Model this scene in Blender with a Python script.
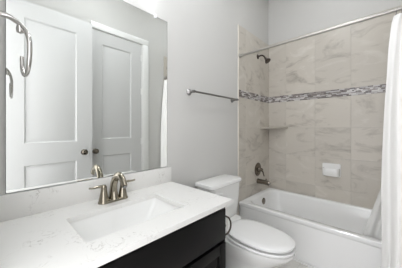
import bpy, bmesh, math, random
from mathutils import Vector, Matrix
random.seed(7)
PI = math.pi
scene = bpy.context.scene
for _o in list(bpy.data.objects):
    bpy.data.objects.remove(_o)

# ------------------------------------------------------------------ camera
CAM = (1.24, 0.0, 1.20)
cd = bpy.data.cameras.new('camera'); cam = bpy.data.objects.new('camera', cd)
scene.collection.objects.link(cam)
cam.location = CAM
cam.rotation_euler = (PI/2, 0, math.radians(43.5))
cd.sensor_fit = 'HORIZONTAL'; cd.sensor_width = 36.0
cd.lens = 199.0/402.0*36.0
cd.shift_y = -5.0/402.0
cd.clip_start = 0.01
scene.camera = cam

# ------------------------------------------------------------------ world, exposure
wd = bpy.data.worlds.new('world'); scene.world = wd; wd.use_nodes = True
wd.node_tree.nodes['Background'].inputs[0].default_value = (0.985, 0.985, 1.015, 1)
wd.node_tree.nodes['Background'].inputs[1].default_value = 1.43
scene.view_settings.view_transform = 'Standard'
scene.view_settings.look = 'None'
scene.view_settings.gamma = 1.0
scene.view_settings.use_curve_mapping = False
scene.view_settings.exposure = 1.38
VANITY_LAMP = 2.78       # glow of each glass shade of the bar above the mirror
CEILING_LAMP = 16.24      # glow of the round flush ceiling lamp
ADDED_TUB_LAMP = 20.86       # glow of the unseen recessed lamp added to light the tub wall
scene.cycles.max_bounces = 10
scene.cycles.diffuse_bounces = 6
scene.cycles.sample_clamp_indirect = 4.0
scene.cycles.use_denoising = True

# ------------------------------------------------------------------ key sizes (metres)
RX = 1.42                # right wall
FY = 2.684               # far wall
CZ = 3.06                # ceiling
TY = 1.912               # where the tile starts on the left wall
TT = 0.012               # tile thickness
COUNTER = 0.796

# ------------------------------------------------------------------ materials
def lin(c):
    return tuple(((v/255)/12.92 if v/255 <= 0.04045 else ((v/255+0.055)/1.055)**2.4) for v in c) + (1,)

def mat(name, rgb, rough=0.5, metal=0.0, bump=0.0, bscale=200.0, var=0.0, vscale=6.0, coat=0.0, spec=0.5):
    m = bpy.data.materials.new(name); m.use_nodes = True
    nt = m.node_tree; b = nt.nodes['Principled BSDF']
    c = lin(rgb)
    b.inputs['Base Color'].default_value = c
    b.inputs['Roughness'].default_value = rough
    b.inputs['Metallic'].default_value = metal
    b.inputs['Specular IOR Level'].default_value = spec
    if coat:
        b.inputs['Coat Weight'].default_value = coat
        b.inputs['Coat Roughness'].default_value = 0.05
    tc = nt.nodes.new('ShaderNodeTexCoord')
    if var:
        n = nt.nodes.new('ShaderNodeTexNoise'); n.inputs['Scale'].default_value = vscale; n.inputs['Detail'].default_value = 4
        r = nt.nodes.new('ShaderNodeValToRGB')
        r.color_ramp.elements[0].position = 0.3; r.color_ramp.elements[1].position = 0.7
        r.color_ramp.elements[0].color = tuple(v*(1-var) for v in c[:3]) + (1,)
        r.color_ramp.elements[1].color = tuple(min(1, v*(1+var)) for v in c[:3]) + (1,)
        nt.links.new(tc.outputs['Object'], n.inputs['Vector'])
        nt.links.new(n.outputs['Fac'], r.inputs['Fac']); nt.links.new(r.outputs['Color'], b.inputs['Base Color'])
    if bump:
        n = nt.nodes.new('ShaderNodeTexNoise'); n.inputs['Scale'].default_value = bscale
        bp = nt.nodes.new('ShaderNodeBump'); bp.inputs['Strength'].default_value = bump; bp.inputs['Distance'].default_value = 0.002
        nt.links.new(tc.outputs['Object'], n.inputs['Vector'])
        nt.links.new(n.outputs['Fac'], bp.inputs['Height']); nt.links.new(bp.outputs['Normal'], b.inputs['Normal'])
    return m

def stone(name, base, dark, light, scale=(3.0, 3.0, 14.0), rough=0.35, island=True):
    """travertine-like tile: streaks that run along the tile, shifted from tile to tile"""
    m = bpy.data.materials.new(name); m.use_nodes = True
    nt = m.node_tree; b = nt.nodes['Principled BSDF']; L = nt.links.new
    tc = nt.nodes.new('ShaderNodeTexCoord'); g = nt.nodes.new('ShaderNodeNewGeometry')
    mp = nt.nodes.new('ShaderNodeMapping'); mp.inputs['Scale'].default_value = scale
    mp.inputs['Rotation'].default_value = (0.12, 0.10, 0.0)
    ad = nt.nodes.new('ShaderNodeVectorMath'); ad.operation = 'ADD'
    ml = nt.nodes.new('ShaderNodeMath'); ml.operation = 'MULTIPLY'; ml.inputs[1].default_value = 31.0
    L(tc.outputs['Object'], mp.inputs['Vector']); L(mp.outputs['Vector'], ad.inputs[0])
    L(g.outputs['Random Per Island'], ml.inputs[0]); L(ml.outputs[0], ad.inputs[1])
    n = nt.nodes.new('ShaderNodeTexNoise'); n.inputs['Scale'].default_value = 1.0; n.inputs['Detail'].default_value = 7
    n.inputs['Roughness'].default_value = 0.62; n.inputs['Distortion'].default_value = 0.9
    L(ad.outputs[0], n.inputs['Vector'])
    r = nt.nodes.new('ShaderNodeValToRGB'); e = r.color_ramp.elements
    e[0].position = 0.28; e[0].color = lin(dark); e[1].position = 0.72; e[1].color = lin(light)
    k = e.new(0.46); k.color = lin(base); k = e.new(0.56); k.color = lin(base)
    L(n.outputs['Fac'], r.inputs['Fac'])
    mx = nt.nodes.new('ShaderNodeMix'); mx.data_type = 'RGBA'; mx.blend_type = 'MULTIPLY'; mx.inputs[0].default_value = 1.0
    mr = nt.nodes.new('ShaderNodeMapRange'); mr.inputs['To Min'].default_value = 0.93; mr.inputs['To Max'].default_value = 1.03
    L(g.outputs['Random Per Island'], mr.inputs['Value'])
    L(r.outputs['Color'], mx.inputs[6]); L(mr.outputs[0], mx.inputs[7])
    L(mx.outputs[2], b.inputs['Base Color'])
    b.inputs['Roughness'].default_value = rough
    return m

def quartz(name):
    """white quartz with thin broken grey veins and specks"""
    m = bpy.data.materials.new(name); m.use_nodes = True
    nt = m.node_tree; b = nt.nodes['Principled BSDF']; L = nt.links.new
    tc = nt.nodes.new('ShaderNodeTexCoord')
    n1 = nt.nodes.new('ShaderNodeTexNoise'); n1.inputs['Scale'].default_value = 15.0; n1.inputs['Detail'].default_value = 6; n1.inputs['Distortion'].default_value = 1.4
    L(tc.outputs['Object'], n1.inputs['Vector'])
    sb = nt.nodes.new('ShaderNodeMath'); sb.operation = 'SUBTRACT'; sb.inputs[1].default_value = 0.5
    ab = nt.nodes.new('ShaderNodeMath'); ab.operation = 'ABSOLUTE'
    L(n1.outputs['Fac'], sb.inputs[0]); L(sb.outputs[0], ab.inputs[0])
    v = nt.nodes.new('ShaderNodeMapRange'); v.inputs['From Min'].default_value = 0.0; v.inputs['From Max'].default_value = 0.012
    v.inputs['To Min'].default_value = 1.0; v.inputs['To Max'].default_value = 0.0
    L(ab.outputs[0], v.inputs['Value'])
    n2 = nt.nodes.new('ShaderNodeTexNoise'); n2.inputs['Scale'].default_value = 11.0; n2.inputs['Detail'].default_value = 3
    L(tc.outputs['Object'], n2.inputs['Vector'])
    g = nt.nodes.new('ShaderNodeMapRange'); g.inputs['From Min'].default_value = 0.50; g.inputs['From Max'].default_value = 0.64
    L(n2.outputs['Fac'], g.inputs['Value'])
    mu = nt.nodes.new('ShaderNodeMath'); mu.operation = 'MULTIPLY'
    L(v.outputs[0], mu.inputs[0]); L(g.outputs[0], mu.inputs[1])
    mx = nt.nodes.new('ShaderNodeMix'); mx.data_type = 'RGBA'
    mx.inputs[6].default_value = lin((228, 227, 224)); mx.inputs[7].default_value = lin((184, 181, 176))
    L(mu.outputs[0], mx.inputs[0])
    L(mx.outputs[2], b.inputs['Base Color'])
    b.inputs['Roughness'].default_value = 0.22
    return m

def island_ramp(name, stops, rough=0.3):
    m = bpy.data.materials.new(name); m.use_nodes = True
    nt = m.node_tree; b = nt.nodes['Principled BSDF']
    g = nt.nodes.new('ShaderNodeNewGeometry'); r = nt.nodes.new('ShaderNodeValToRGB'); r.color_ramp.interpolation = 'CONSTANT'
    e = r.color_ramp.elements
    e[0].position = 0; e[0].color = lin(stops[0]); e[1].position = 1/len(stops); e[1].color = lin(stops[1])
    for i in range(2, len(stops)):
        k = e.new(i/len(stops)); k.color = lin(stops[i])
    nt.links.new(g.outputs['Random Per Island'], r.inputs['Fac']); nt.links.new(r.outputs['Color'], b.inputs['Base Color'])
    b.inputs['Roughness'].default_value = rough
    return m

def glow(name, rgb, s):
    m = bpy.data.materials.new(name); m.use_nodes = True
    b = m.node_tree.nodes['Principled BSDF']
    b.inputs['Base Color'].default_value = lin((240, 238, 232))
    b.inputs['Emission Color'].default_value = lin(rgb); b.inputs['Emission Strength'].default_value = s
    return m

M = {}
M['paint'] = mat('wall_paint', (204, 203, 200), 0.75, bump=0.12, bscale=260)
M['ceiling'] = mat('ceiling_paint', (232, 232, 230), 0.8, bump=0.1, bscale=150)
M['trim'] = mat('trim_paint', (232, 232, 230), 0.38)
M['door'] = mat('door_paint', (206, 206, 205), 0.42)
M['tile'] = stone('beige_stone_tile', (200, 194, 184), (160, 153, 143), (213, 208, 200), (3.2, 3.2, 6.5))
M['grout'] = mat('tile_grout', (193, 189, 181), 0.9)
M['mosaic'] = island_ramp('mixed_mosaic', [(112, 105, 103), (156, 150, 147), (214, 211, 208), (130, 122, 119), (182, 178, 178), (100, 93, 93), (146, 138, 135), (200, 197, 197)], 0.18)
M['edge_trim'] = mat('pale_edge_trim', (222, 217, 208), 0.4)
M['floor'] = stone('marble_floor_tile', (212, 209, 204), (176, 172, 166), (230, 228, 224), (5.0, 5.0, 5.0), 0.3)
M['quartz'] = quartz('white_quartz')
M['porcelain'] = mat('white_porcelain', (238, 238, 236), 0.12, coat=0.4)
M['acrylic'] = mat('white_tub_enamel', (240, 240, 239), 0.14, coat=0.3)
M['plastic'] = mat('white_seat_plastic', (240, 240, 239), 0.25)
M['espresso'] = mat('espresso_wood', (10, 9, 9), 0.45, var=0.25, vscale=14, spec=0.2)
M['nickel'] = mat('brushed_nickel', (158, 151, 136), 0.2, 1.0, bump=0.05, bscale=500)
M['rod_metal'] = mat('satin_rod_metal', (186, 183, 178), 0.42, 1.0)
M['shelf'] = stone('shelf_stone', (180, 173, 162), (160, 153, 143), (194, 188, 178), (4.0, 4.0, 8.0))
M['dark_nickel'] = mat('dark_brushed_nickel', (122, 114, 104), 0.22, 1.0)
M['chrome'] = mat('chrome', (205, 203, 200), 0.12, 1.0)
M['steel'] = mat('satin_steel', (142, 140, 138), 0.28, 1.0)
M['bronze'] = mat('dark_bronze', (84, 77, 72), 0.3, 0.9)
M['mirror'] = mat('mirror_silver', (243, 245, 243), 0.0, 1.0)
M['mirror_edge'] = mat('mirror_edge', (70, 76, 74), 0.3)
M['clip'] = mat('clear_clip', (236, 236, 236), 0.2)
M['cloth'] = mat('curtain_cloth', (250, 249, 247), 0.85, bump=0.2, bscale=420)
M['liner'] = mat('frosted_liner', (236, 236, 234), 0.4)
M['liner'].node_tree.nodes['Principled BSDF'].inputs['Alpha'].default_value = 0.6
M['paper'] = mat('tissue_paper', (244, 243, 240), 0.95, bump=0.2, bscale=300)
M['dark'] = mat('dark_gap', (38, 36, 34), 0.6)
M['shade'] = glow('lit_glass_shade', (246, 250, 255), VANITY_LAMP)
M['dome'] = glow('lit_ceiling_dome', (246, 250, 255), CEILING_LAMP)
M['can'] = glow('added_tub_lens', (246, 250, 255), ADDED_TUB_LAMP)
_b = M['cloth'].node_tree.nodes['Principled BSDF']
_b.inputs['Sheen Weight'].default_value = 0.2

# ------------------------------------------------------------------ mesh helpers
def obj(name, bm, m, parent=None, smooth=30, loc=None, recalc=True):
    if recalc:
        bmesh.ops.recalc_face_normals(bm, faces=bm.faces[:])
    me = bpy.data.meshes.new(name); bm.to_mesh(me); bm.free()
    me.materials.append(M[m])
    if smooth:
        for p in me.polygons: p.use_smooth = True
        me.set_sharp_from_angle(angle=math.radians(smooth))
    o = bpy.data.objects.new(name, me); scene.collection.objects.link(o)
    if loc: o.location = loc
    if parent is not None: o.parent = parent
    return o

def thing(name, label, cat, loc=(0, 0, 0), rotz=0, group=None):
    o = bpy.data.objects.new(name, None); scene.collection.objects.link(o)
    o.empty_display_size = 0.05
    o.location = loc; o.rotation_euler = (0, 0, rotz)
    o['label'] = label; o['category'] = cat
    if group: o['group'] = group
    return o

def tag(o, label, cat, group=None):
    o['label'] = label; o['category'] = cat
    if group: o['group'] = group
    return o

def structure(o, label, cat):
    o['kind'] = 'structure'; o['label'] = label; o['category'] = cat
    return o

def box(bm, a, b, bev=0.0, seg=2):
    t = bmesh.new()
    bmesh.ops.create_cube(t, size=1.0)
    for v in t.verts:
        v.co = Vector(((a[i]+b[i])/2 + v.co[i]*(b[i]-a[i])) for i in range(3))
    if bev:
        bmesh.ops.bevel(t, geom=t.edges[:], offset=bev, segments=seg, profile=0.5, affect='EDGES')
    merge(bm, t)
    return bm

def merge(bm, t):
    me = bpy.data.meshes.new('tmp'); t.to_mesh(me); t.free(); bm.from_mesh(me); bpy.data.meshes.remove(me)

def nb(): return bmesh.new()

def bx(a, b, bev=0.0, seg=2): return box(nb(), a, b, bev, seg)

def loft(bm, loops, cap0=True, cap1=True, closed=True):
    rows = [[bm.verts.new(p) for p in lp] for lp in loops]
    n = len(rows[0])
    for r0, r1 in zip(rows, rows[1:]):
        for i in range(n if closed else n-1):
            j = (i+1) % n
            bm.faces.new((r0[i], r0[j], r1[j], r1[i]))
    if cap0: bm.faces.new(rows[0][::-1])
    if cap1: bm.faces.new(rows[-1])
    return rows

def lathe(bm, prof, at=(0, 0, 0), axis='Z', seg=28, cap0=True, cap1=True):
    """prof: (radius, height) pairs along the axis"""
    loops = []
    for r, h in prof:
        lp = []
        for k in range(seg):
            a = 2*PI*k/seg; c, s = r*math.cos(a), r*math.sin(a)
            p = {'Z': (c, s, h), 'X': (h, c, s), 'Y': (s, h, c)}[axis]
            lp.append(Vector(p)+Vector(at))
        loops.append(lp)
    loft(bm, loops, cap0, cap1)
    return bm

def spline(pts, n=8):
    P = [Vector(p) for p in pts]; P = [2*P[0]-P[1]] + P + [2*P[-1]-P[-2]]
    out = []
    for i in range(1, len(P)-2):
        for k in range(n):
            t = k/n
            out.append(0.5*((2*P[i]) + (-P[i-1]+P[i+1])*t + (2*P[i-1]-5*P[i]+4*P[i+1]-P[i+2])*t*t + (-P[i-1]+3*P[i]-3*P[i+1]+P[i+2])*t**3))
    out.append(P[-2])
    return out

def tube(bm, pts, rad, seg=14, closed=False, flat=None):
    """sweep a round (or flattened) section along pts; rad a number or a list, flat = side scale"""
    P = [Vector(p) for p in pts]; n = len(P)
    R = rad if isinstance(rad, (list, tuple)) else [rad]*n
    if len(R) != n:
        R = [R[min(int(i/(n-1)*(len(R)-1)), len(R)-2)]*(1-(i/(n-1)*(len(R)-1)-min(int(i/(n-1)*(len(R)-1)), len(R)-2))) +
             R[min(int(i/(n-1)*(len(R)-1)), len(R)-2)+1]*(i/(n-1)*(len(R)-1)-min(int(i/(n-1)*(len(R)-1)), len(R)-2)) for i in range(n)]
    T = []
    for i in range(n):
        a = P[i-1] if (i > 0 or closed) else P[0]; b = P[(i+1) % n] if (i < n-1 or closed) else P[-1]
        T.append((b-a).normalized())
    up = Vector((0, 0, 1)) if abs(T[0].z) < 0.9 else Vector((0, 1, 0))
    N = (up - T[0]*up.dot(T[0])).normalized(); loops = []
    for i in range(n):
        N = (N - T[i]*N.dot(T[i])).normalized(); B = T[i].cross(N)
        f = flat if flat else 1.0
        loops.append([P[i] + N*R[i]*math.cos(2*PI*k/seg) + B*R[i]*f*math.sin(2*PI*k/seg) for k in range(seg)])
    if closed:
        loops.append(loops[0])
        loft(bm, loops, False, False); bmesh.ops.remove_doubles(bm, verts=bm.verts[:], dist=1e-6)
    else:
        loft(bm, loops)
    return bm

def rrect(cx, cy, hx, hy, r, z, n=6):
    out = []
    for (sx, sy, a0) in ((1, 1, 0), (-1, 1, PI/2), (-1, -1, PI), (1, -1, 1.5*PI)):
        for k in range(n+1):
            a = a0 + PI/2*k/n
            out.append(Vector((cx+sx*(hx-r)+r*math.cos(a), cy+sy*(hy-r)+r*math.sin(a), z)))
    return out

def egg(x0, x1, hw, z, n=40, wide=0.42, back=2.6, front=2.1, yc=0.0):
    """toilet outline: blunt behind (x0), longer and rounder in front (x1); wide = where it is widest"""
    xm = x0 + (x1-x0)*wide; out = []
    for k in range(n):
        a = 2*PI*k/n; c, s = math.cos(a), math.sin(a)
        e = front if c >= 0 else back
        L = (x1-xm) if c >= 0 else (xm-x0)
        out.append(Vector((xm + L*math.copysign(abs(c)**(2/e), c), yc + hw*math.copysign(abs(s)**(2/e), s), z)))
    return out

# ================================================================== the setting
def cut_wall(name, bm_boxes, m='paint'):
    b = nb()
    for a, c in bm_boxes: box(b, a, c)
    return obj(name, b, m, smooth=0)

floor_bm = nb()
box(floor_bm, (-0.1, -0.9, -0.06), (RX+0.1, FY+0.1, -0.004))
floor = structure(obj('floor', floor_bm, 'grout', smooth=0), 'pale marble tile floor between vanity, toilet and tub', 'floor')
b = nb(); fs = 0.305
for i in range(-1, 6):
    for j in range(-4, 10):
        x0, y0 = 0.05 + i*fs, 0.08 + j*fs
        xa, xb, ya, yb = max(x0, 0), min(x0+fs-0.004, RX), max(y0, -0.9), min(y0+fs-0.004, TY+0.1)
        if xb-xa > 0.02 and yb-ya > 0.02: box(b, (xa, ya, -0.004), (xb, yb, 0.0))
obj('floor_tiles', b, 'floor', floor, smooth=0)

structure(cut_wall('ceiling', [((-0.1, -0.9, CZ), (RX+0.1, FY+0.1, CZ+0.06))], 'ceiling'), 'white painted ceiling above the bathroom', 'ceiling')
wl = structure(cut_wall('wall_left', [((-0.1, -0.125, 0), (0, FY+0.1, CZ))]), 'light grey painted wall that carries mirror, towel bar and shower fittings', 'wall')
wf = structure(cut_wall('wall_far', [((0, FY, 0), (RX, FY+0.1, CZ))]), 'light grey wall behind the tub, tiled below', 'wall')
D2a, D2b, DH = 0.80, 1.535, 2.445        # closet opening in the right wall
wr = structure(cut_wall('wall_right', [((RX, -0.125, 0), (RX+0.1, D2a, CZ)), ((RX, D2b, 0), (RX+0.1, FY+0.1, CZ)), ((RX, D2a, DH), (RX+0.1, D2b, CZ)),
                                       ((RX+0.09, D2a, 0), (RX+0.1, D2b, DH))]), 'light grey wall with the closet door, seen in the mirror', 'wall')
NY = -0.035
EX0, EX1 = 0.55, 1.385                    # entry opening in the near wall
wn = structure(cut_wall('wall_near', [((0, NY-0.115, 0), (EX0, NY, CZ)), ((EX1, NY-0.115, 0), (RX, NY, CZ)), ((EX0, NY-0.115, DH), (EX1, NY, CZ))]), 'light grey wall with the entry opening and the towel ring', 'wall')

# tile lining of the tub alcove: real tiles on a grout bed
ROWS = [(0.34, 0.525), (0.525, 0.87), (0.87, 1.215), (1.215, 1.56), (1.644, 2.373)]
G = 0.0016
def tile_lining(parent, cols, place, nm='tile_panel'):
    b = nb(); g = nb()
    for (u0, u1) in cols:
        for (z0, z1) in ROWS:
            a, c = place(u0+G, z0+G, 0.003), place(u1-G, z1-G, TT)
            box(b, [min(p, q) for p, q in zip(a, c)], [max(p, q) for p, q in zip(a, c)], 0.0012, 1)
    a, c = place(cols[0][0], 0.34, 0.0), place(cols[-1][1], 2.373, TT-0.0025)
    box(g, [min(p, q) for p, q in zip(a, c)], [max(p, q) for p, q in zip(a, c)])
    o = obj(nm, b, 'tile', parent, smooth=0)
    obj('grout_bed', g, 'grout', o, smooth=0)
    # mosaic band: broken stacked slivers
    mb = nb(); nrow = 7; zh = (1.644-1.56)/nrow
    for r in range(nrow):
        u = cols[0][0]
        while u < cols[-1][1]-0.004:
            w = random.uniform(0.018, 0.068); w = min(w, cols[-1][1]-u)
            a, c = place(u+0.0008, 1.56+r*zh+0.0009, 0.003), place(u+w-0.0008, 1.56+(r+1)*zh-0.0009, TT+random.uniform(-0.001, 0.002))
            box(mb, [min(p, q) for p, q in zip(a, c)], [max(p, q) for p, q in zip(a, c)])
            u += w
    m_ = obj('mosaic_band', mb, 'mosaic', parent, smooth=0); m_['label'] = 'band of mixed grey, brown and white mosaic slivers'
FX = [0.0, 0.247, 0.59, 0.936, 1.28, RX]
tile_lining(wf, list(zip(FX[:-1], FX[1:])), lambda u, z, d: (u, FY-d, z))
LY = [TY, 2.063, 2.408, FY-TT]
tile_lining(wl, list(zip(LY[:-1], LY[1:])), lambda u, z, d: (d, u, z))
tile_lining(wr, list(zip(LY[:-1], LY[1:])), lambda u, z, d: (RX-d, u, z))
obj('edge_trim', bx((0, TY-0.009, 0.0), (TT+0.001, TY, 2.373), 0.003), 'edge_trim', wl)['label'] = 'pale finishing strip on the edge of the tile'

# baseboards
structure(obj('baseboard_left', bx((0, 0.93, 0), (0.014, TY-0.01, 0.10), 0.004), 'trim'), 'white baseboard behind the toilet', 'baseboard')
structure(obj('baseboard_right', bx((RX-0.014, 1.65, 0), (RX, TY-0.01, 0.10), 0.004), 'trim'), 'white baseboard beside the closet door', 'baseboard')
# quarter-round strip along the foot of the tub
structure(obj('trim_1', bx((0.016, TY-0.014, 0.0), (RX, TY-0.001, 0.018), 0.004), 'trim'), 'thin white strip along the foot of the tub apron', 'trim')

# ------------------------------------------------------------------ doors
def door_leaf(w, h, t, stile, zc):
    """two raised panels; local: u along width, v thickness (0..t), z up"""
    b = nb()
    us = [0, stile, w-stile, w]; zs = [0, zc[0], zc[1], zc[2], zc[3], h]
    V = [[[b.verts.new((u, v, z)) for z in zs] for u in us] for v in (0, t)]
    panels = []
    for s in (0, 1):
        for i in range(3):
            for j in range(5):
                f = b.faces.new((V[s][i][j], V[s][i+1][j], V[s][i+1][j+1], V[s][i][j+1]))
                if i == 1 and j in (1, 3): panels.append(f)
    for i in range(3):
        b.faces.new((V[0][i][0], V[0][i+1][0], V[1][i+1][0], V[1][i][0]))
        b.faces.new((V[0][i][5], V[0][i+1][5], V[1][i+1][5], V[1][i][5]))
    for j in range(5):
        b.faces.new((V[0][0][j], V[0][0][j+1], V[1][0][j+1], V[1][0][j]))
        b.faces.new((V[0][3][j], V[0][3][j+1], V[1][3][j+1], V[1][3][j]))
    bmesh.ops.recalc_face_normals(b, faces=b.faces[:])
    for th, dp in ((0.012, -0.012), (0.010, 0.0), (0.030, 0.009)):
        bmesh.ops.inset_individual(b, faces=panels, thickness=th, depth=dp, use_even_offset=True)
    return b

def knob(parent, x, y, z, sx, reach=0.055):
    """round knob: rose, stem and ball along +-X, from x"""
    k = nb()
    pr = [(0.033, 0.0), (0.033, 0.004), (0.024, 0.009), (0.011, 0.013), (0.010, 0.024), (0.018, 0.028), (0.029, 0.035), (0.0305, 0.044), (0.024, 0.052), (0.010, 0.0548), (0.001, 0.0552)]
    lathe(k, [(r, sx*hh*reach/0.055) for r, hh in pr], (x, y, z), 'X')
    o = obj('door_knob', k, 'dark_nickel', parent); o['label'] = 'round dark metal knob'
    return o

def hinge(parent, x, y, z):
    k = nb(); lathe(k, [(0.006, -0.045), (0.006, 0.045)], (x, y, z), 'Z', 10); box(k, (x-0.002, y-0.014, z-0.045), (x+0.006, y+0.014, z+0.045))
    return obj('hinge', k, 'trim', parent)

ZC = (0.20, 0.835, 1.05, 2.27)
# entry door, swung open in front of the right wall
d1 = door_leaf(0.764, 2.43, 0.035, 0.16, ZC)
DX = 1.325
bmesh.ops.transform(d1, matrix=Matrix.Translation((DX, 0.058, 0.01)) @ Matrix(((0, 1, 0, 0), (1, 0, 0, 0), (0, 0, 1, 0), (0, 0, 0, 1))), verts=d1.verts[:])
door1 = structure(obj('door_1', d1, 'door', smooth=25), 'white two-panel entry door standing open, seen in the mirror', 'door')
knob(door1, DX, 0.735, 0.935, -1); knob(door1, DX+0.035, 0.735, 0.935, 1, 0.05)
# closet door in the right wall
d2 = door_leaf(D2b-D2a-0.026, 2.43, 0.035, 0.16, (0.20, 0.855, 1.066, 2.27))
bmesh.ops.transform(d2, matrix=Matrix.Translation((RX+0.006, D2a+0.013, 0.008)) @ Matrix(((0, 1, 0, 0), (1, 0, 0, 0), (0, 0, 1, 0), (0, 0, 0, 1))), verts=d2.verts[:])
door2 = structure(obj('door_2', d2, 'door', smooth=25), 'closed white two-panel closet door in the right wall, seen in the mirror', 'door')
knob(door2, RX+0.006, D2a+0.013+0.075, 0.926, -1)
for z in (0.28, 1.02, 1.75, 2.24): hinge(door2, RX+0.002, D2b-0.012, z)

def casing(name, pieces, label):
    b = nb()
    for a, c in pieces: box(b, a, c, 0.004)
    return structure(obj(name, b, 'trim'), label, 'trim')
cw = 0.095
casing('trim_2', [((RX-0.014, D2a-0.003, 0), (RX+0.001, D2a-0.0, DH)), ((RX-0.014, D2b, 0), (RX+0.001, D2b+cw, DH)), ((RX-0.014, 0.835, DH), (RX+0.001, D2b+cw, DH+0.078)),
                  ((RX-0.002, D2a, 0), (RX+0.09, D2a+0.010, DH)), ((RX-0.002, D2b-0.010, 0), (RX+0.09, D2b, DH)), ((RX-0.002, D2a, DH-0.004), (RX+0.09, D2b, DH+0.004))],
       'white moulded casing around the closet door')
casing('trim_3', [((EX0-0.09, NY, 0), (EX0, NY+0.014, DH)), ((EX0-0.09, NY, DH), (RX-0.02, NY+0.014, DH+0.09)),
                  ((EX0, NY-0.115, 0), (EX0+0.012, NY, DH)), ((EX1-0.012, NY-0.115, 0), (EX1, NY, DH))],
       'white casing around the entry opening')

# ================================================================== vanity
VY1 = 0.938; CY1 = 0.955
vn = thing('vanity_cabinet', 'espresso black vanity cabinet under the white quartz counter', 'cabinet', (0.28, 0.46, 0))
vn_o = Vector((0.28, 0.46, 0))
def local(bm, o):
    bmesh.ops.translate(bm, vec=-o, verts=bm.verts[:]); return bm
ZT = COUNTER-0.024
b = nb()
box(b, (0.012, 0.0, 0.09), (0.545, 0.018, ZT)); box(b, (0.012, VY1-0.018, 0.09), (0.545, VY1, ZT), 0.002)
box(b, (0.012, 0.018, 0.09), (0.025, VY1-0.018, ZT)); box(b, (0.025, 0.018, 0.09), (0.545, VY1-0.018, 0.108))
box(b, (0.525, 0.018, ZT-0.030), (0.545, VY1-0.018, ZT)); box(b, (0.525, 0.018, 0.545), (0.545, VY1-0.018, 0.575))
box(b, (0.525, 0.018, 0.108), (0.545, 0.05, ZT-0.03)); box(b, (0.525, VY1-0.05, 0.108), (0.545, VY1-0.018, ZT-0.03))
box(b, (0.012, 0.0, 0.0), (0.475, 0.018, 0.09)); box(b, (0.012, VY1-0.018, 0.0), (0.475, VY1, 0.09)); box(b, (0.455, 0.018, 0.0), (0.475, VY1-0.018, 0.09))
obj('body', local(b, vn_o), 'espresso', vn)
# wide false drawer front
b = nb(); box(b, (0.546, 0.022, 0.577), (0.566, VY1-0.022, ZT-0.022), 0.006, 3)
obj('drawer_front', local(b, vn_o), 'espresso', vn)
def cab_door(y0, y1, z0=0.115, z1=0.560, x=0.546):
    b = nb(); fr = 0.055
    box(b, (x, y0, z0), (x+0.019, y0+fr, z1), 0.003); box(b, (x, y1-fr, z0), (x+0.019, y1, z1), 0.003)
    box(b, (x, y0+fr-0.002, z0), (x+0.019, y1-fr+0.002, z0+fr), 0.003); box(b, (x, y0+fr-0.002, z1-fr), (x+0.019, y1-fr+0.002, z1), 0.003)
    # moulded inner edge and raised centre panel
    box(b, (x, y0+fr-0.002, z0+fr-0.002), (x+0.008, y1-fr+0.002, z1-fr+0.002))
    t = nb(); V = [rrect(0, 0, (y1-y0)/2-fr-0.012-k, (z1-z0)/2-fr-0.012-k, 0.001, d, 1) for k, d in ((0, 0.008), (0.022, 0.017))]
    loft(t, [[Vector((x+p.z, (y0+y1)/2+p.x, (z0+z1)/2+p.y)) for p in lp] for lp in V])
    merge(b, t)
    return obj('cabinet_door', local(b, vn_o), 'espresso', vn)
cab_door(0.022, 0.459); cab_door(0.463, VY1-0.022)

# quartz counter with the cut-out for the sink
SX0, SX1, SY0, SY1 = 0.182, 0.462, 0.230, 0.700
ct = thing('countertop', 'white quartz vanity countertop with grey veins and a sink cut-out', 'countertop', (0.29, 0.46, ZT))
co = Vector((0.29, 0.46, ZT))
b = nb()
hole = lambda z: rrect((SX0+SX1)/2, (SY0+SY1)/2, (SX1-SX0)/2, (SY1-SY0)/2, 0.014, z, 6)
def plate(bm, z, flip):
    o = [bm.verts.new(p) for p in ((0.002, NY+0.003, z), (0.585, NY+0.003, z), (0.585, CY1, z), (0.002, CY1, z))]
    h = [bm.verts.new(p) for p in hole(z)]
    es = [bm.edges.new((l[i], l[(i+1) % len(l)])) for l in (o, h) for i in range(len(l))]
    bmesh.ops.triangle_fill(bm, use_beauty=True, use_dissolve=False, edges=es)
    return o, h
o1, h1 = plate(b, COUNTER, False); o2, h2 = plate(b, ZT, True)
for l1, l2 in ((o1, o2), (h1, h2)):
    for i in range(len(l1)):
        j = (i+1) % len(l1); b.faces.new((l1[i], l1[j], l2[j], l2[i]))
obj('counter_slab', local(b, co), 'quartz', ct, smooth=20)
b = nb(); box(b, (0.0015, NY+0.003, COUNTER), (0.020, CY1, COUNTER+0.114), 0.0015)
obj('backsplash', local(b, co), 'quartz', ct)

# undermount basin
sk = thing('sink_basin', 'white rectangular undermount sink set into the quartz counter', 'sink', ((SX0+SX1)/2, (SY0+SY1)/2, ZT-0.15))
so = Vector(((SX0+SX1)/2, (SY0+SY1)/2, ZT-0.15))
sx, sy = (SX1-SX0)/2, (SY1-SY0)/2
zt = ZT-0.0006
inn = [(0.004, 0.004, 0.018, zt), (0.002, 0.002, 0.018, zt-0.004), (-0.006, -0.012, 0.028, zt-0.04), (-0.018, -0.040, 0.036, zt-0.085), (-0.032, -0.070, 0.045, zt-0.113), (-0.055, -0.10, 0.05, zt-0.125), (-0.10, -0.19, 0.035, zt-0.130)]
lo = [rrect(so.x, so.y, sx+0.022, sy+0.022, 0.03, zt)]
lo += [rrect(so.x, so.y, sx+a, sy+c, r, z) for a, c, r, z in inn]
outer = [rrect(so.x, so.y, sx+0.012+min(a, 0), sy+0.012+min(c, 0), r, z-0.010) for a, c, r, z in inn[1:]] 
b = nb(); r1 = loft(b, lo, False, True)
r2 = loft(b, [lo[0]] + outer, False, True)
bmesh.ops.remove_doubles(b, verts=b.verts[:], dist=1e-6)
obj('bowl', local(b, so), 'porcelain', sk, smooth=40)
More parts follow.
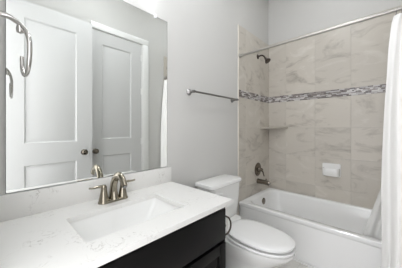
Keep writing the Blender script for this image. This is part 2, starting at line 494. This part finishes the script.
b = nb(); lathe(b, [(0.0225, 0.0), (0.0225, 0.002), (0.017, 0.003), (0.015, 0.0015), (0.012, 0.004), (0.004, 0.0055)], (so.x-0.01, so.y, zt-0.130))
obj('drain', local(b, so), 'nickel', sk)['label'] = 'brushed metal drain cap'

# faucet
fa = thing('faucet', 'brushed nickel two-handle faucet on the counter behind the sink', 'faucet', (0.104, 0.477, COUNTER))
b = nb(); loft(b, [rrect(0, 0, hx, hy, r, z, 8) for hx, hy, r, z in ((0.030, 0.082, 0.029, 0), (0.030, 0.082, 0.029, 0.006), (0.026, 0.078, 0.025, 0.013), (0.020, 0.07, 0.019, 0.016))])
obj('base_plate', b, 'nickel', fa)
b = nb()
path = spline([(0.0, 0, 0.010), (-0.002, 0, 0.055), (0.006, 0, 0.098), (0.034, 0, 0.136), (0.072, 0, 0.151), (0.110, 0, 0.138), (0.138, 0, 0.106)], 7)
tube(b, path, [0.026, 0.020, 0.018, 0.016, 0.015, 0.0145, 0.0135], 18, flat=1.4)
obj('spout', b, 'nickel', fa)
b = nb(); d = Vector((0.035, 0, -0.026)).normalized(); e = Vector(path[-1]); tube(b, [e-d*0.001, e+d*0.005], 0.0105, 16)
obj('aerator', b, 'steel', fa)
for s in (-1, 1):
    b = nb(); lathe(b, [(0.0265, 0.010), (0.0255, 0.018), (0.021, 0.038), (0.0165, 0.062), (0.0145, 0.076), (0.0150, 0.080), (0.0150, 0.088), (0.011, 0.096), (0.003, 0.099)], (0, s*0.053, 0))
    hb = obj('handle', b, 'nickel', fa)
    b = nb(); tube(b, spline([(0, s*0.053, 0.090), (0.002, s*0.080, 0.093), (0.004, s*0.108, 0.092), (0.006, s*0.128, 0.095)], 6), [0.0085, 0.0075, 0.006, 0.005], 12)
    obj('lever', b, 'nickel', hb)

# paper holder and roll on the vanity's far side
ph = thing('toilet_paper_holder', 'dark metal hook-shaped paper holder on the side of the black vanity', 'toilet paper holder', (0.488, VY1-0.0005, 0.545))
b = nb(); lathe(b, [(0.024, 0.0), (0.024, 0.005), (0.017, 0.010), (0.009, 0.014), (0.009, 0.030)], (0, 0, 0), 'Y', 20); obj('flange', b, 'bronze', ph)
b = nb(); tube(b, spline([(0, 0.026, 0.0), (0.004, 0.06, -0.006), (0.010, 0.090, -0.002), (0.012, 0.114, 0.020), (0.010, 0.121, 0.054), (0.004, 0.108, 0.086), (-0.004, 0.076, 0.106), (-0.008, 0.04, 0.112)], 7), 0.0058, 12)
obj('hook_bar', b, 'bronze', ph)
b = nb(); lathe(b, [(0.0075, -0.10), (0.0075, 0.008)], (0.0, 0.062, 0.052), 'X', 14); lathe(b, [(0.010, -0.004), (0.010, 0.010)], (0.0, 0.062, 0.052), 'X', 14); tube(b, [(0.002, 0.062, -0.006), (0.002, 0.062, 0.052)], 0.005, 10)
obj('spindle', b, 'bronze', ph)
rl = thing('toilet_paper_roll', 'white toilet paper roll on the holder beside the vanity', 'toilet paper', (0.437, VY1+0.062, 0.585))
b = nb(); R0, R1, hl = 0.0185, 0.052, 0.048
ring = [(R0, -hl), (R1-0.002, -hl), (R1, -hl+0.002), (R1, hl-0.002), (R1-0.002, hl), (R0, hl), (R0, -hl)]
lathe(b, ring, (0, 0, 0), 'X', 36, False, False); bmesh.ops.remove_doubles(b, verts=b.verts[:], dist=1e-6)
obj('paper', b, 'paper', rl)
b = nb(); lathe(b, [(R0-0.002, -hl), (R0, -hl), (R0, hl), (R0-0.002, hl), (R0-0.002, -hl)], (0, 0, 0), 'X', 24, False, False); obj('cardboard_core', b, 'dark', rl)

# ================================================================== mirror
MZ0, MZ1, MY0, MY1 = COUNTER+0.117, 2.018, 0.043, 0.926
mr = thing('mirror', 'large frameless wall mirror standing on the quartz backsplash', 'mirror', (0.0, (MY0+MY1)/2, MZ0))
mo = Vector((0.0, (MY0+MY1)/2, MZ0))
b = nb(); box(b, (0.001, MY0, MZ0), (0.0055, MY1, MZ1)); obj('edge', local(b, mo), 'mirror_edge', mr, smooth=0)
b = nb(); box(b, (0.0056, MY0+0.0015, MZ0+0.0015), (0.0062, MY1-0.0015, MZ1-0.0015)); obj('glass', local(b, mo), 'mirror', mr, smooth=0)
for y in (0.20, 0.818):
    b = nb(); box(b, (0.001, y-0.012, MZ1-0.014), (0.0115, y+0.012, MZ1+0.016), 0.002); obj('clip', local(b, mo), 'clip', mr)['label'] = 'small clear mirror clip'

# ================================================================== toilet
TC = 1.422
to = thing('toilet', 'white two-piece toilet with closed lid between vanity and tub', 'toilet', (0.0, TC, 0))
b = nb()
secs = [(0.175, 0.60, 0.112, 0.0), (0.175, 0.60, 0.112, 0.022), (0.185, 0.585, 0.103, 0.034), (0.19, 0.57, 0.100, 0.11), (0.185, 0.59, 0.112, 0.18), (0.175, 0.645, 0.138, 0.245),
        (0.17, 0.705, 0.164, 0.305), (0.17, 0.748, 0.176, 0.350), (0.17, 0.765, 0.183, 0.378), (0.172, 0.763, 0.182, 0.394), (0.18, 0.755, 0.174, 0.400)]
loft(b, [egg(x0, x1, hw, z) for x0, x1, hw, z in secs])
bmesh.ops.transform(b, matrix=Matrix.Diagonal((1, 1, 0.3385/0.400, 1)), verts=b.verts[:])
t = nb(); loft(t, [rrect(0.145, 0, hx, hy, 0.04, z, 5) for hx, hy, z in ((0.085, 0.095, 0.20), (0.105, 0.135, 0.30), (0.118, 0.162, 0.36), (0.120, 0.168, 0.388), (0.115, 0.163, 0.396))]); merge(b, t)
obj('bowl', b, 'porcelain', to, smooth=45)
for s in (-1, 1):
    b = nb(); lathe(b, [(0.013, 0.022), (0.013, 0.030), (0.009, 0.038), (0.002, 0.040)], (0.33, s*0.098, 0)); obj('bolt_cap', b, 'plastic', to)
SZ = 0.3400                               # top of the bowl rim
kw = dict(back=2.7, front=2.25, wide=0.47)
b = nb()
lo = [egg(0.247, 0.765, 0.180, SZ+0.009, **kw), egg(0.242, 0.770, 0.185, SZ+0.011, **kw), egg(0.241, 0.771, 0.186, SZ+0.019, **kw), egg(0.246, 0.766, 0.181, SZ+0.024, **kw), egg(0.310, 0.70, 0.115, SZ+0.024), egg(0.310, 0.70, 0.115, SZ+0.009)]
lo.append([p.copy() for p in lo[0]])
loft(b, lo, False, False); bmesh.ops.remove_doubles(b, verts=b.verts[:], dist=1e-6)
obj('seat', b, 'plastic', to, smooth=35)
b = nb(); loft(b, [egg(0.251, 0.764, 0.178, SZ+0.039, **kw), egg(0.249, 0.766, 0.180, SZ+0.041, **kw), egg(0.249, 0.766, 0.180, SZ+0.053, **kw), egg(0.258, 0.757, 0.171, SZ+0.059, **kw), egg(0.30, 0.715, 0.135, SZ+0.0625, **kw), egg(0.38, 0.61, 0.06, SZ+0.064, **kw)])
obj('lid', b, 'plastic', to, smooth=35)
for s in (-1, 1):
    b = nb(); box(b, (0.212, s*0.07-0.022, SZ-0.003), (0.262, s*0.07+0.022, SZ+0.034), 0.006, 3); obj('hinge_post', b, 'plastic', to)
def tanksec(x0, x1, hw, z, r=0.035): return rrect((x0+x1)/2, 0, (x1-x0)/2, hw, r, z, 6)
b = nb(); loft(b, [tanksec(0.045, 0.190, 0.165, 0.398), tanksec(0.038, 0.198, 0.180, 0.410), tanksec(0.030, 0.207, 0.197, 0.50), tanksec(0.022, 0.215, 0.210, 0.706)])
obj('tank', b, 'porcelain', to, smooth=40)
b = nb(); loft(b, [tanksec(0.016, 0.222, 0.219, 0.707), tanksec(0.012, 0.228, 0.225, 0.714), tanksec(0.012, 0.228, 0.225, 0.731), tanksec(0.016, 0.224, 0.221, 0.739), tanksec(0.03, 0.21, 0.207, 0.742)])
obj('tank_lid', b, 'porcelain', to, smooth=40)
b = nb(); lathe(b, [(0.013, 0.211), (0.013, 0.222), (0.008, 0.226)], (0, -0.165, 0.668), 'X', 16); tube(b, spline([(0.224, -0.165, 0.668), (0.227, -0.135, 0.664), (0.226, -0.098, 0.657)], 5), [0.0065, 0.006, 0.0075], 10)
obj('flush_lever', b, 'plastic', to)

# ================================================================== bathtub
TX0, TX1, TB = TT+0.001, RX-TT-0.001, FY-TT-0.001
tb = thing('bathtub', 'white alcove bathtub below the tiled shower wall', 'bathtub', ((TX0+TX1)/2, TY, 0))
to_ = Vector(((TX0+TX1)/2, TY, 0))
TZ = 0.385
cx, cy, hx, hy = (TX0+TX1)/2, (TY+TB)/2, (TX1-TX0)/2, (TB-TY)/2
def tl(l, r_, f, bk, rad, z):       # loop with its margins from left, right, front, back
    x0, x1, y0, y1 = TX0+l, TX1-r_, TY+f, TB-bk
    return rrect((x0+x1)/2, (y0+y1)/2, (x1-x0)/2, (y1-y0)/2, rad, z, 8)
loops = [tl(0, 0, 0.010, 0, 0.002, 0.0), tl(0, 0, 0.010, 0, 0.002, TZ-0.045), tl(0, 0, 0.004, 0, 0.002, TZ-0.038), tl(0, 0, 0.0, 0, 0.002, TZ-0.028), tl(0, 0, 0.001, 0, 0.003, TZ-0.006), tl(0.004, 0.004, 0.007, 0.004, 0.006, TZ),
         tl(0.055, 0.06, 0.062, 0.040, 0.11, TZ), tl(0.063, 0.07, 0.070, 0.048, 0.12, TZ-0.006), tl(0.072, 0.09, 0.078, 0.056, 0.125, TZ-0.03),
         tl(0.092, 0.16, 0.098, 0.075, 0.13, TZ-0.15), tl(0.115, 0.24, 0.118, 0.095, 0.13, TZ-0.26), tl(0.145, 0.29, 0.145, 0.125, 0.12, TZ-0.305), tl(0.20, 0.36, 0.20, 0.18, 0.09, TZ-0.318), tl(0.28, 0.46, 0.27, 0.26, 0.06, TZ-0.32)]
b = nb(); loft(b, loops, True, True)
obj('tub_shell', local(b, to_), 'acrylic', tb, smooth=40)
b = nb(); lathe(b, [(0.043, 0.0), (0.043, 0.004), (0.036, 0.010), (0.016, 0.013), (0.002, 0.014)], (TX0+0.079, 2.345, TZ-0.088), 'X', 26)
obj('overflow_plate', local(b, to_), 'dark_nickel', tb)['label'] = 'round brushed metal overflow plate'
b = nb(); lathe(b, [(0.03, 0.0), (0.03, 0.003), (0.02, 0.005), (0.002, 0.006)], (TX0+0.36, 2.31, TZ-0.3195), 'Z', 24)
obj('tub_drain', local(b, to_), 'nickel', tb)

# ================================================================== shower fittings
PY = 2.352
sh = thing('showerhead', 'dark metal shower head on a bent arm high on the tiled left wall', 'shower head', (TT, PY, 2.125))
b = nb(); lathe(b, [(0.030, 0.0), (0.030, 0.003), (0.020, 0.010), (0.012, 0.014)], (0, 0, 0), 'X'); obj('flange', b, 'bronze', sh)
b = nb(); ap = spline([(0.005, 0, 0), (0.05, 0, 0.006), (0.08, 0, -0.010), (0.105, 0, -0.046)], 6); tube(b, ap, 0.0095, 14); obj('arm', b, 'bronze', sh)
b = nb(); lathe(b, [(0.012, 0.0), (0.016, 0.006), (0.013, 0.016), (0.020, 0.026), (0.036, 0.050), (0.038, 0.058), (0.034, 0.062), (0.003, 0.063)], (0, 0, 0), 'Z')
bmesh.ops.transform(b, matrix=Matrix.Translation((0.100, 0, -0.041)) @ Vector((0, 0, 1)).rotation_difference(Vector((0.62, 0, -0.78))).to_matrix().to_4x4(), verts=b.verts[:])
obj('head', b, 'bronze', sh)

sv = thing('shower_valve', 'round metal shower valve with lever handle above the tub spout', 'shower valve', (TT, PY, 0.684))
b = nb(); lathe(b, [(0.084, 0.0), (0.084, 0.004), (0.075, 0.010), (0.035, 0.014)], (0, 0, 0), 'X', 36); obj('escutcheon', b, 'dark_nickel', sv)
b = nb(); lathe(b, [(0.030, 0.012), (0.026, 0.030), (0.021, 0.042), (0.022, 0.055), (0.017, 0.062), (0.003, 0.064)], (0, 0, 0), 'X', 24); hd = obj('handle', b, 'dark_nickel', sv)
b = nb(); tube(b, spline([(0.050, 0, 0), (0.057, 0.022, -0.028), (0.062, 0.034, -0.062), (0.068, 0.038, -0.085)], 6), [0.010, 0.009, 0.0075, 0.007], 12); obj('lever', b, 'dark_nickel', hd)

ts = thing('tub_spout', 'brushed metal tub spout low on the tiled left wall', 'tub spout', (TT, PY, 0.535))
b = nb(); tube(b, spline([(0.0, 0, 0.0), (0.03, 0, 0.0), (0.09, 0, -0.001), (0.135, 0, -0.004), (0.158, 0, -0.014)], 5), [0.034, 0.030, 0.028, 0.028, 0.025], 20); obj('spout_body', b, 'dark_nickel', ts)
b = nb(); lathe(b, [(0.005, 0.024), (0.005, 0.034), (0.008, 0.037), (0.008, 0.044), (0.003, 0.047)], (0.112, 0, 0), 'Z', 12); obj('diverter_knob', b, 'dark_nickel', ts)

# corner shelf
cs_ = thing('corner_shelf', 'beige stone corner shelf on the tiled shower walls', 'shelf', (TT, FY-TT, 1.206))
b = nb(); R = 0.262
lp = [(0, 0), (R, 0), (R-0.004, -0.010)] + [(R*0.5+0.02-0.0, -R*0.5-0.02)] + [(0.010, -R+0.004), (0, -R)]
loft(b, [[Vector((x, y, z)) for x, y in lp] for z in (0, 0.004, 0.018, 0.022)]); obj('shelf_slab', b, 'shelf', cs_, smooth=0)
o_ = bx((0.004, -0.012, -0.006), (0.20, 0.0, 0.0)); obj('support_lip', o_, 'shelf', cs_)

# soap dish
sd = thing('soap_dish', 'white ceramic soap dish set into the tiled far wall', 'soap dish', (0.757, FY-TT, 0.735))
b = nb(); loft(b, [[Vector((p.x, -p.z, p.y)) for p in rrect(0, 0, hx, hy, r, d, 5)] for hx, hy, r, d in ((0.090, 0.074, 0.016, 0.0), (0.090, 0.074, 0.016, 0.008), (0.083, 0.067, 0.014, 0.014))]); obj('back_plate', b, 'porcelain', sd)
b = nb()
def half(hx, dep, z):      # D-shaped tray outline
    return [Vector((hx*math.copysign(abs(math.cos(a))**0.55, math.cos(a)), -0.010-dep*abs(math.sin(a))**0.55, z)) for a in [PI*k/18 for k in range(19)]]
loft(b, [half(0.076, 0.044, -0.066), half(0.082, 0.056, -0.058), half(0.083, 0.064, -0.020), half(0.083, 0.064, 0.018), half(0.079, 0.060, 0.024), half(0.073, 0.054, 0.020), half(0.068, 0.048, -0.020), half(0.060, 0.040, -0.030)]); obj('tray', b, 'porcelain', sd, smooth=45)

# ================================================================== curtain rod, rings, curtain, liner
RZ, RYY = 2.024, 1.928
rd = thing('curtain_rod', 'straight pale metal shower curtain rod across the tub opening', 'curtain rod', (TT, RYY, RZ))
b = nb(); lathe(b, [(0.0125, 0.002), (0.0125, RX-2*TT-0.002)], (0, 0, 0), 'X', 20); obj('rod', b, 'rod_metal', rd)
for x0, s in ((0.0, 1), (RX-2*TT, -1)):
    b = nb(); lathe(b, [(0.026, x0), (0.026, x0+s*0.006), (0.018, x0+s*0.014), (0.0175, x0+s*0.040), (0.0127, x0+s*0.042)], (0, 0, 0), 'X', 24); obj('end_flange', b, 'rod_metal', rd)

CT, CB = 1.985, 0.05
def curtain(name, x_left, y_of, z0, z1, m, folds, amp, x1=RX-0.022, nz=44, nu=110, thick=0.0022, phase=0.0):
    b = nb(); rows = []
    for i in range(nz+1):
        t = i/nz; z = z1+(z0-z1)*t; row = []
        xl = x_left(z)
        for k in range(nu+1):
            u = k/nu
            a = amp*(0.42+0.58*min(1, t*3))*(1.0+0.25*math.sin(3*u+1.0))
            w = math.sin(2*PI*folds*u+phase+0.5*math.sin(2*t+3*u))
            x = xl+(x1-xl)*u + 0.004*math.sin(9*t+5*u)
            row.append(b.verts.new((min(x, RX-TT-0.006), y_of(z)+a*w, z)))
        rows.append(row)
    for r0, r1 in zip(rows, rows[1:]):
        for k in range(nu): b.faces.new((r0[k], r0[k+1], r1[k+1], r1[k]))
    o = obj(name, b, m, smooth=80)
    s = o.modifiers.new('thickness', 'SOLIDIFY'); s.thickness = thick; s.offset = 0
    return o
def lerp(pts, z):
    pts = sorted(pts)
    if z <= pts[0][0]: return pts[0][1]
    for (a, p), (c, q) in zip(pts, pts[1:]):
        if z <= c: return p+(q-p)*(z-a)/(c-a)
    return pts[-1][1]
xl1 = lambda z: lerp([(0.05, 1.190), (0.35, 1.195), (0.80, 1.200), (1.40, 1.214), (1.75, 1.228), (1.93, 1.246), (1.985, 1.260)], z)
y1 = lambda z: lerp([(0.05, 1.850), (0.40, 1.850), (1.0, 1.852), (1.6, 1.880), (1.985, RYY-0.013)], z)
cu = tag(curtain('shower_curtain', xl1, y1, CB, CT, 'cloth', 2.5, 0.016, phase=1.4), 'white cloth shower curtain bunched at the right end of the rod', 'shower curtain')
xl2 = lambda z: lerp([(0.20, 1.04), (0.35, 1.075), (0.60, 1.145), (0.83, 1.212), (1.1, 1.25), (1.985, 1.27)], z)
y2 = lambda z: lerp([(0.20, 2.055), (0.385, 2.02), (0.60, 1.99), (1.985, RYY+0.014)], z)
tag(curtain('shower_liner', xl2, y2, 0.22, CT-0.004, 'liner', 3.5, 0.012, x1=RX-0.045, thick=0.0012, phase=2.0), 'pale curtain liner hanging inside the tub behind the white curtain', 'curtain liner')
for i, x in enumerate((1.274, 1.300, 1.326, 1.350, 1.374)):
    b = nb(); pts = []
    for k in range(20):
        a = 2*PI*k/20; pts.append((0.004*math.sin(a), 0.0175*math.cos(a), 0.026*math.sin(a)))
    tube(b, pts, 0.0016, 8, True)
    r_ = obj('curtain_ring', b, 'steel', loc=(x, RYY, RZ-0.0115))
    tag(r_, 'small metal ring holding the white curtain on the rod', 'curtain ring', 'curtain rings on the rod')

# ================================================================== towel bar and towel ring
tw = thing('towel_bar', 'straight satin metal towel bar on the wall above the toilet', 'towel bar', (0.0, 1.475, 1.512))
for s in (-1, 1):
    b = nb(); lathe(b, [(0.027, 0.0), (0.027, 0.005), (0.020, 0.012), (0.012, 0.022), (0.010, 0.045), (0.012, 0.056), (0.013, 0.066), (0.010, 0.074), (0.002, 0.076)], (0, s*0.318, 0), 'X', 24); obj('post', b, 'steel', tw)
b = nb(); lathe(b, [(0.0085, -0.330), (0.0085, 0.330)], (0.064, 0, 0), 'Y', 18)
for s in (-1, 1): lathe(b, [(0.0085, s*0.33), (0.0110, s*0.334), (0.009, s*0.342), (0.002, s*0.345)], (0.064, 0, 0), 'Y', 18)
obj('bar', b, 'steel', tw)

tr = thing('towel_ring', 'open curved chrome towel ring in front of the mirror', 'towel ring', (0.36, NY, 1.560))
NO = -0.010-NY
b = nb(); lathe(b, [(0.028, 0.0), (0.028, 0.005), (0.021, 0.012), (0.011, 0.018)], (0, 0, 0), 'Y', 26); obj('flange', b, 'chrome', tr)
b = nb(); tube(b, spline([(0, 0.008, 0.0)] + [(px_, py_+NO, pz_) for px_, py_, pz_ in ((0.0, 0.038, 0.000), (0.006, 0.064, -0.012), (0.022, 0.082, -0.034), (0.042, 0.092, -0.066), (0.050, 0.094, -0.104), (0.043, 0.093, -0.146), (0.018, 0.091, -0.174),
                             (-0.018, 0.088, -0.178), (-0.046, 0.085, -0.156), (-0.057, 0.084, -0.122), (-0.056, 0.084, -0.106))], 7), [0.0092, 0.0086, 0.0076, 0.0072, 0.0070, 0.0068, 0.0066, 0.0064, 0.0064, 0.0064, 0.0062, 0.0055], 16); obj('open_ring', b, 'chrome', tr)
b = nb(); lathe(b, [(0.003, -0.013), (0.009, -0.010), (0.0105, 0.0), (0.009, 0.010), (0.003, 0.013)], (0.013, 0.074+NO, -0.038), 'Z', 18); obj('joint', b, 'chrome', tr)

# ================================================================== lamps (out of the picture, bar and dome as room fixtures, recessed lamp added)
vl = thing('vanity_light', 'metal light bar with three glowing glass shades above the mirror', 'lamp', (0.0, 0.485, 2.27))
b = nb(); box(b, (0.0, -0.30, -0.05), (0.022, 0.30, 0.05), 0.006); obj('back_plate', b, 'nickel', vl)
for s in (-1, 0, 1):
    b = nb(); tube(b, spline([(0.015, s*0.22, 0.0), (0.06, s*0.22, 0.012), (0.105, s*0.22, 0.010), (0.115, s*0.22, -0.02)], 5), 0.008, 10); am = obj('arm', b, 'nickel', vl)
    b = nb(); lathe(b, [(0.022, 0.0), (0.040, -0.015), (0.052, -0.06), (0.056, -0.105), (0.040, -0.112), (0.003, -0.114)], (0.115, s*0.22, -0.018), 'Z', 24); obj('glass_shade', b, 'shade', vl)
cl = thing('ceiling_light', 'round white glowing dome lamp on the ceiling', 'lamp', (0.68, 0.86, CZ))
b = nb(); lathe(b, [(0.17, 0.0), (0.17, -0.02), (0.16, -0.028)], (0, 0, 0), 'Z', 36); obj('rim', b, 'nickel', cl)
b = nb(); lathe(b, [(0.155, -0.024), (0.145, -0.05), (0.11, -0.075), (0.06, -0.088), (0.003, -0.092)], (0, 0, 0), 'Z', 36); obj('dome', b, 'dome', cl)
rc = thing('added_tub_light', 'unseen round recessed lamp added in the ceiling to light the tub wall', 'lamp', (0.92, 1.98, CZ))  # added lamp, evens out the light on the tiled tub wall
b = nb(); lathe(b, [(0.105, 0.0), (0.105, -0.006), (0.085, -0.010), (0.085, -0.002)], (0, 0, 0), 'Z', 32); obj('trim_ring', b, 'trim', rc)
b = nb(); lathe(b, [(0.083, -0.003), (0.075, -0.008), (0.003, -0.010)], (0, 0, 0), 'Z', 32); obj('lens', b, 'can', rc)
